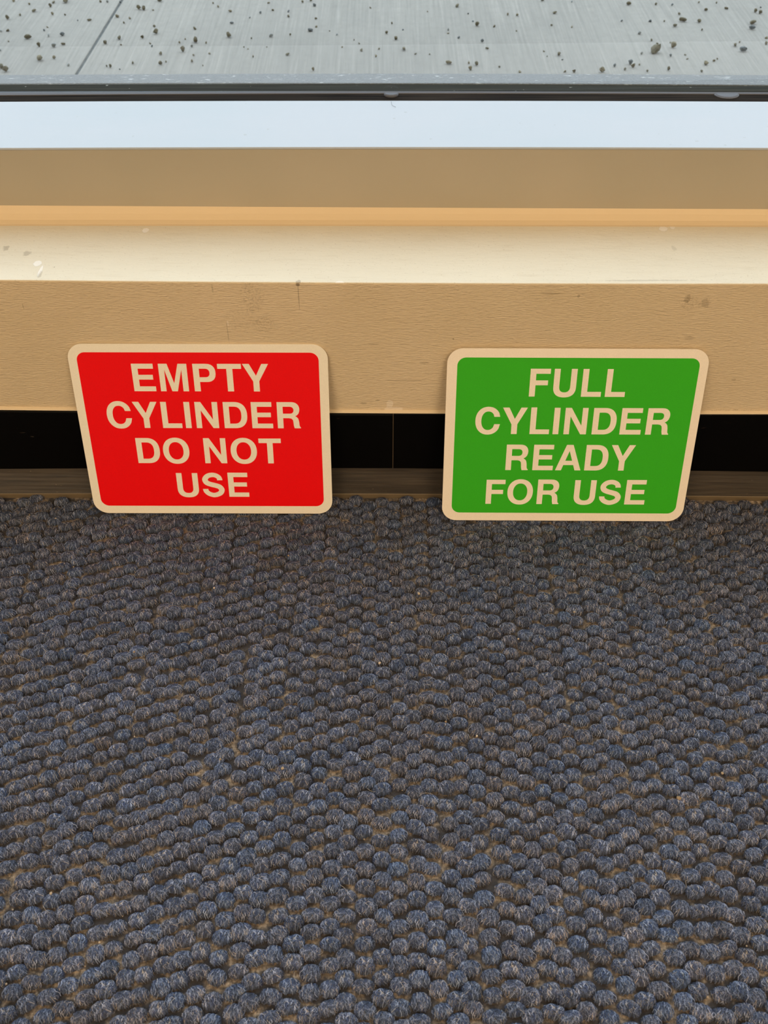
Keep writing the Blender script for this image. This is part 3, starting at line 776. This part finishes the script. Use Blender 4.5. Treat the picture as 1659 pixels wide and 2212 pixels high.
GL = {
 'E': (667, [[(76,0),(621,0),(621,128),(226,128),(226,307),(579,307),(579,430),(226,430),(226,590),(607,590),(607,718),(76,718)]]),
 'F': (611, [[(76,0),(226,0),(226,295),(538,295),(538,420),(226,420),(226,590),(587,590),(587,718),(76,718)]]),
 'L': (611, [[(76,0),(583,0),(583,128),(226,128),(226,718),(76,718)]]),
 'I': (278, [[(64,0),(214,0),(214,718),(64,718)]]),
 'T': (611, [[(231,0),(381,0),(381,590),(598,590),(598,718),(14,718),(14,590),(231,590)]]),
 'M': (833, [[(69,0),(207,0),(207,568),(349,0),(486,0),(627,568),(627,0),(765,0),(765,718),(550,718),(418,208),(284,718),(69,718)]]),
 'N': (722, [[(69,0),(212,0),(212,488),(504,0),(654,0),(654,718),(511,718),(511,236),(222,718),(69,718)]]),
 'Y': (667, [[(261,0),(411,0),(411,268),(653,718),(488,718),(338,412),(182,718),(15,718),(261,262)]]),
 'A': (722, [[(20,0),(178,0),(228,150),(493,150),(541,0),(702,0),(449,718),(276,718)], [(270,272),(363,545),(453,272)]]),
 'D': (722, [[(76,0)] + [(360,0)] + se(360,359,325,359,-90,90,24,2.35)[1:] + [(76,718)], [(226,125),(345,125)] + se(345,359,188,234,-90,90,20,2.5)[1:] + [(226,593)]]),
 'O': (778, [se(389,359,345,378,0,360,44,2.15)[:-1], se(389,359,192,252,0,360,40,2.15)[:-1]]),
 'C': (722, [se(372,359,328,378,18,342,44,2.15)[0:0] + [(679,468)] + se(372,359,328,378,32,328,40,2.15) + [(684,268),(536,268)] + se(374,359,176,252,-42,-318,34,2.2) + [(528,468)]]),
 'U': (722, [[(72,718),(72,250)] + se(361.5,250,289.5,269,180,360,26,2.4)[1:] + [(651,718),(501,718),(501,262)] + se(361.5,262,139.5,150,0,-180,20,2.4)[1:] + [(222,718)]]),
 'P': (667, [[(76,0),(226,0),(226,247),(390,247)] + se(390,482.5,237,235.5,-90,90,22,2.4)[1:] + [(76,718)], [(226,370),(372,370)] + se(372,481.5,108,111.5,-90,90,14,2.3)[1:] + [(226,593)]]),
 'R': (722, [[(76,0),(226,0),(226,280),(378,280),(440,268),(478,228),(488,165),(494,75),(512,0),(677,0),(677,22),(652,45),(642,90),(636,180),(618,262),(585,304),(540,334)]
        + [(590,362),(630,410),(650,470),(655,522)] + se(440,515,215,203,5,90,14,2.3)[0:] + [(76,718)], [(226,402),(400,402)] + se(400,497.5,103,95.5,-90,90,14,2.3)[1:] + [(226,593)]]),
 'S': (667, [stroke([(522,505),(506,580),(440,640),(330,666),(200,632),(122,535),(150,440),(250,385),(390,345),(500,300),(553,210),(500,108),(345,51),(205,90),(128,165),(112,238)],
                    [146,134,130,132,138,148,150,142,142,146,150,140,134,134,140,146])]),
}
LETTER_CACHE = {}
def glyph_mesh(ch, sx, sy, thick, mat):
    key = (ch, round(sx,6), mat.name)
    if key in LETTER_CACHE: return LETTER_CACHE[key]
    cu = bpy.data.curves.new('letter', 'CURVE'); cu.dimensions = '2D'; cu.fill_mode = 'BOTH'; cu.extrude = thick/2
    for cont in GL[ch][1]:
        sp = cu.splines.new('POLY'); sp.points.add(len(cont)-1); sp.use_cyclic_u = True
        for i, (x, y) in enumerate(cont): sp.points[i].co = (x*sx, y*sy, 0, 1)
    tmp = bpy.data.objects.new('letter', cu); COL.objects.link(tmp)
    dg = bpy.context.evaluated_depsgraph_get(); me = bpy.data.meshes.new_from_object(tmp.evaluated_get(dg))
    bpy.data.objects.remove(tmp); me.name = 'letter'; me.materials.clear(); me.materials.append(mat)
    LETTER_CACHE[key] = me; return me
def rrect(w0, h0, w1, h1, r, n=10):
    pts = []
    for (cx, cy, a0) in ((w1-r, h1-r, 0), (w0+r, h1-r, 90), (w0+r, h0+r, 180), (w1-r, h0+r, 270)):
        for i in range(n+1):
            a = math.radians(a0 + 90*i/n); pts.append((cx+r*math.cos(a), cy+r*math.sin(a)))
    return pts
def plate(name, pts, z0, z1, mat, parent, bevel=0):
    n = len(pts); V = [(x, y, z0) for x, y in pts] + [(x, y, z1) for x, y in pts]
    F_ = [tuple(range(n, 2*n)), tuple(reversed(range(n)))] + [(i, (i+1) % n, n+(i+1) % n, n+i) for i in range(n)]
    o = mesh_obj(name, V, F_, mat, parent)
    if bevel: add_bevel(o, bevel, 2)
    return o
SW, SH = 0.254, 0.1922
KERN = {}
def make_sign(name, label, bl, yaw, lean, ink, sheet_m, rect, rin, lines):
    root = empty(name, bl)
    # local x along the sign, local y up its face, local z out of the face towards the room
    r_ = Vector((math.cos(yaw), math.sin(yaw), 0)); u_ = Vector((-math.sin(yaw)*math.sin(lean), math.cos(yaw)*math.sin(lean), math.cos(lean))); n_ = r_.cross(u_)
    root.matrix_world = Matrix.Translation(bl) @ Matrix((r_, u_, n_)).transposed().to_4x4()
    tag(root, label, 'sign')
    plate('plate', rrect(-SW/2, 0, SW/2, SH, 0.0155), -0.0016, 0.0, sheet_m, root, 0.0002)
    f = plate('ink_field', rrect(rect[0]-SW/2, rect[1], rect[2]-SW/2, rect[3], rin), 0.0, 0.00010, ink, root)
    f['label'] = 'red ink field' if ink is red_ink else 'green ink field'
    for (txt, x0, x1, y0, y1) in lines:
        xs = []; x = 0
        for ch in txt:
            if ch == ' ': x += 278; continue
            xs.append((ch, x)); x += GL[ch][0]
        allx = [p[0]+xx for ch, xx in xs for cont in GL[ch][1] for p in cont]
        lo, hi = min(allx), max(allx); sx = (x1-x0)/(hi-lo); sy = (y1-y0)/718
        for ch, xx in xs:
            o = bpy.data.objects.new('letter', glyph_mesh(ch, sx, sy, 0.0001, sheet_m)); COL.objects.link(o)
            o.parent = root; o.location = (x0 - SW/2 + (xx-lo)*sx, y0, 0.00016)
    return root
mm = 0.001
L1 = [('EMPTY',60.8,195.3,142.5,171.9),('CYLINDER',29.4,224.6,101.8,130.9),('DO NOT',54.4,203.2,61.2,90.0),('USE',91.6,166.4,20.9,49.4)]
L2 = [('FULL',81.8,176.3,142.4,171.7),('CYLINDER',30.3,225.2,101.4,130.4),('READY',63.6,194.6,60.4,89.5),('FOR USE',45.2,211.6,20.4,49.0)]
sc_ = lambda Ls: [(t_, a*mm, b*mm, c_*mm, d_*mm) for t_, a, b, c_, d_ in Ls]
make_sign('red_sign', 'red and cream metal sign reading EMPTY CYLINDER DO NOT USE, leaning on the wall', Vector((-0.1818, 0.7485, 0.0040)),
          math.radians(-0.35), math.radians(13.76), red_ink, cream_sheet, (8.6*mm, 9.4*mm, 245.0*mm, 183.7*mm), 0.0085, sc_(L1))
make_sign('green_sign', 'green and cream metal sign reading FULL CYLINDER READY FOR USE, leaning on the wall', Vector((0.1882, 0.7366, 0.0040)),
          math.radians(-0.55), math.radians(15.32), green_ink, cream_sheet2, (10.0*mm, 9.6*mm, 245.5*mm, 183.0*mm), 0.0085, sc_(L2))
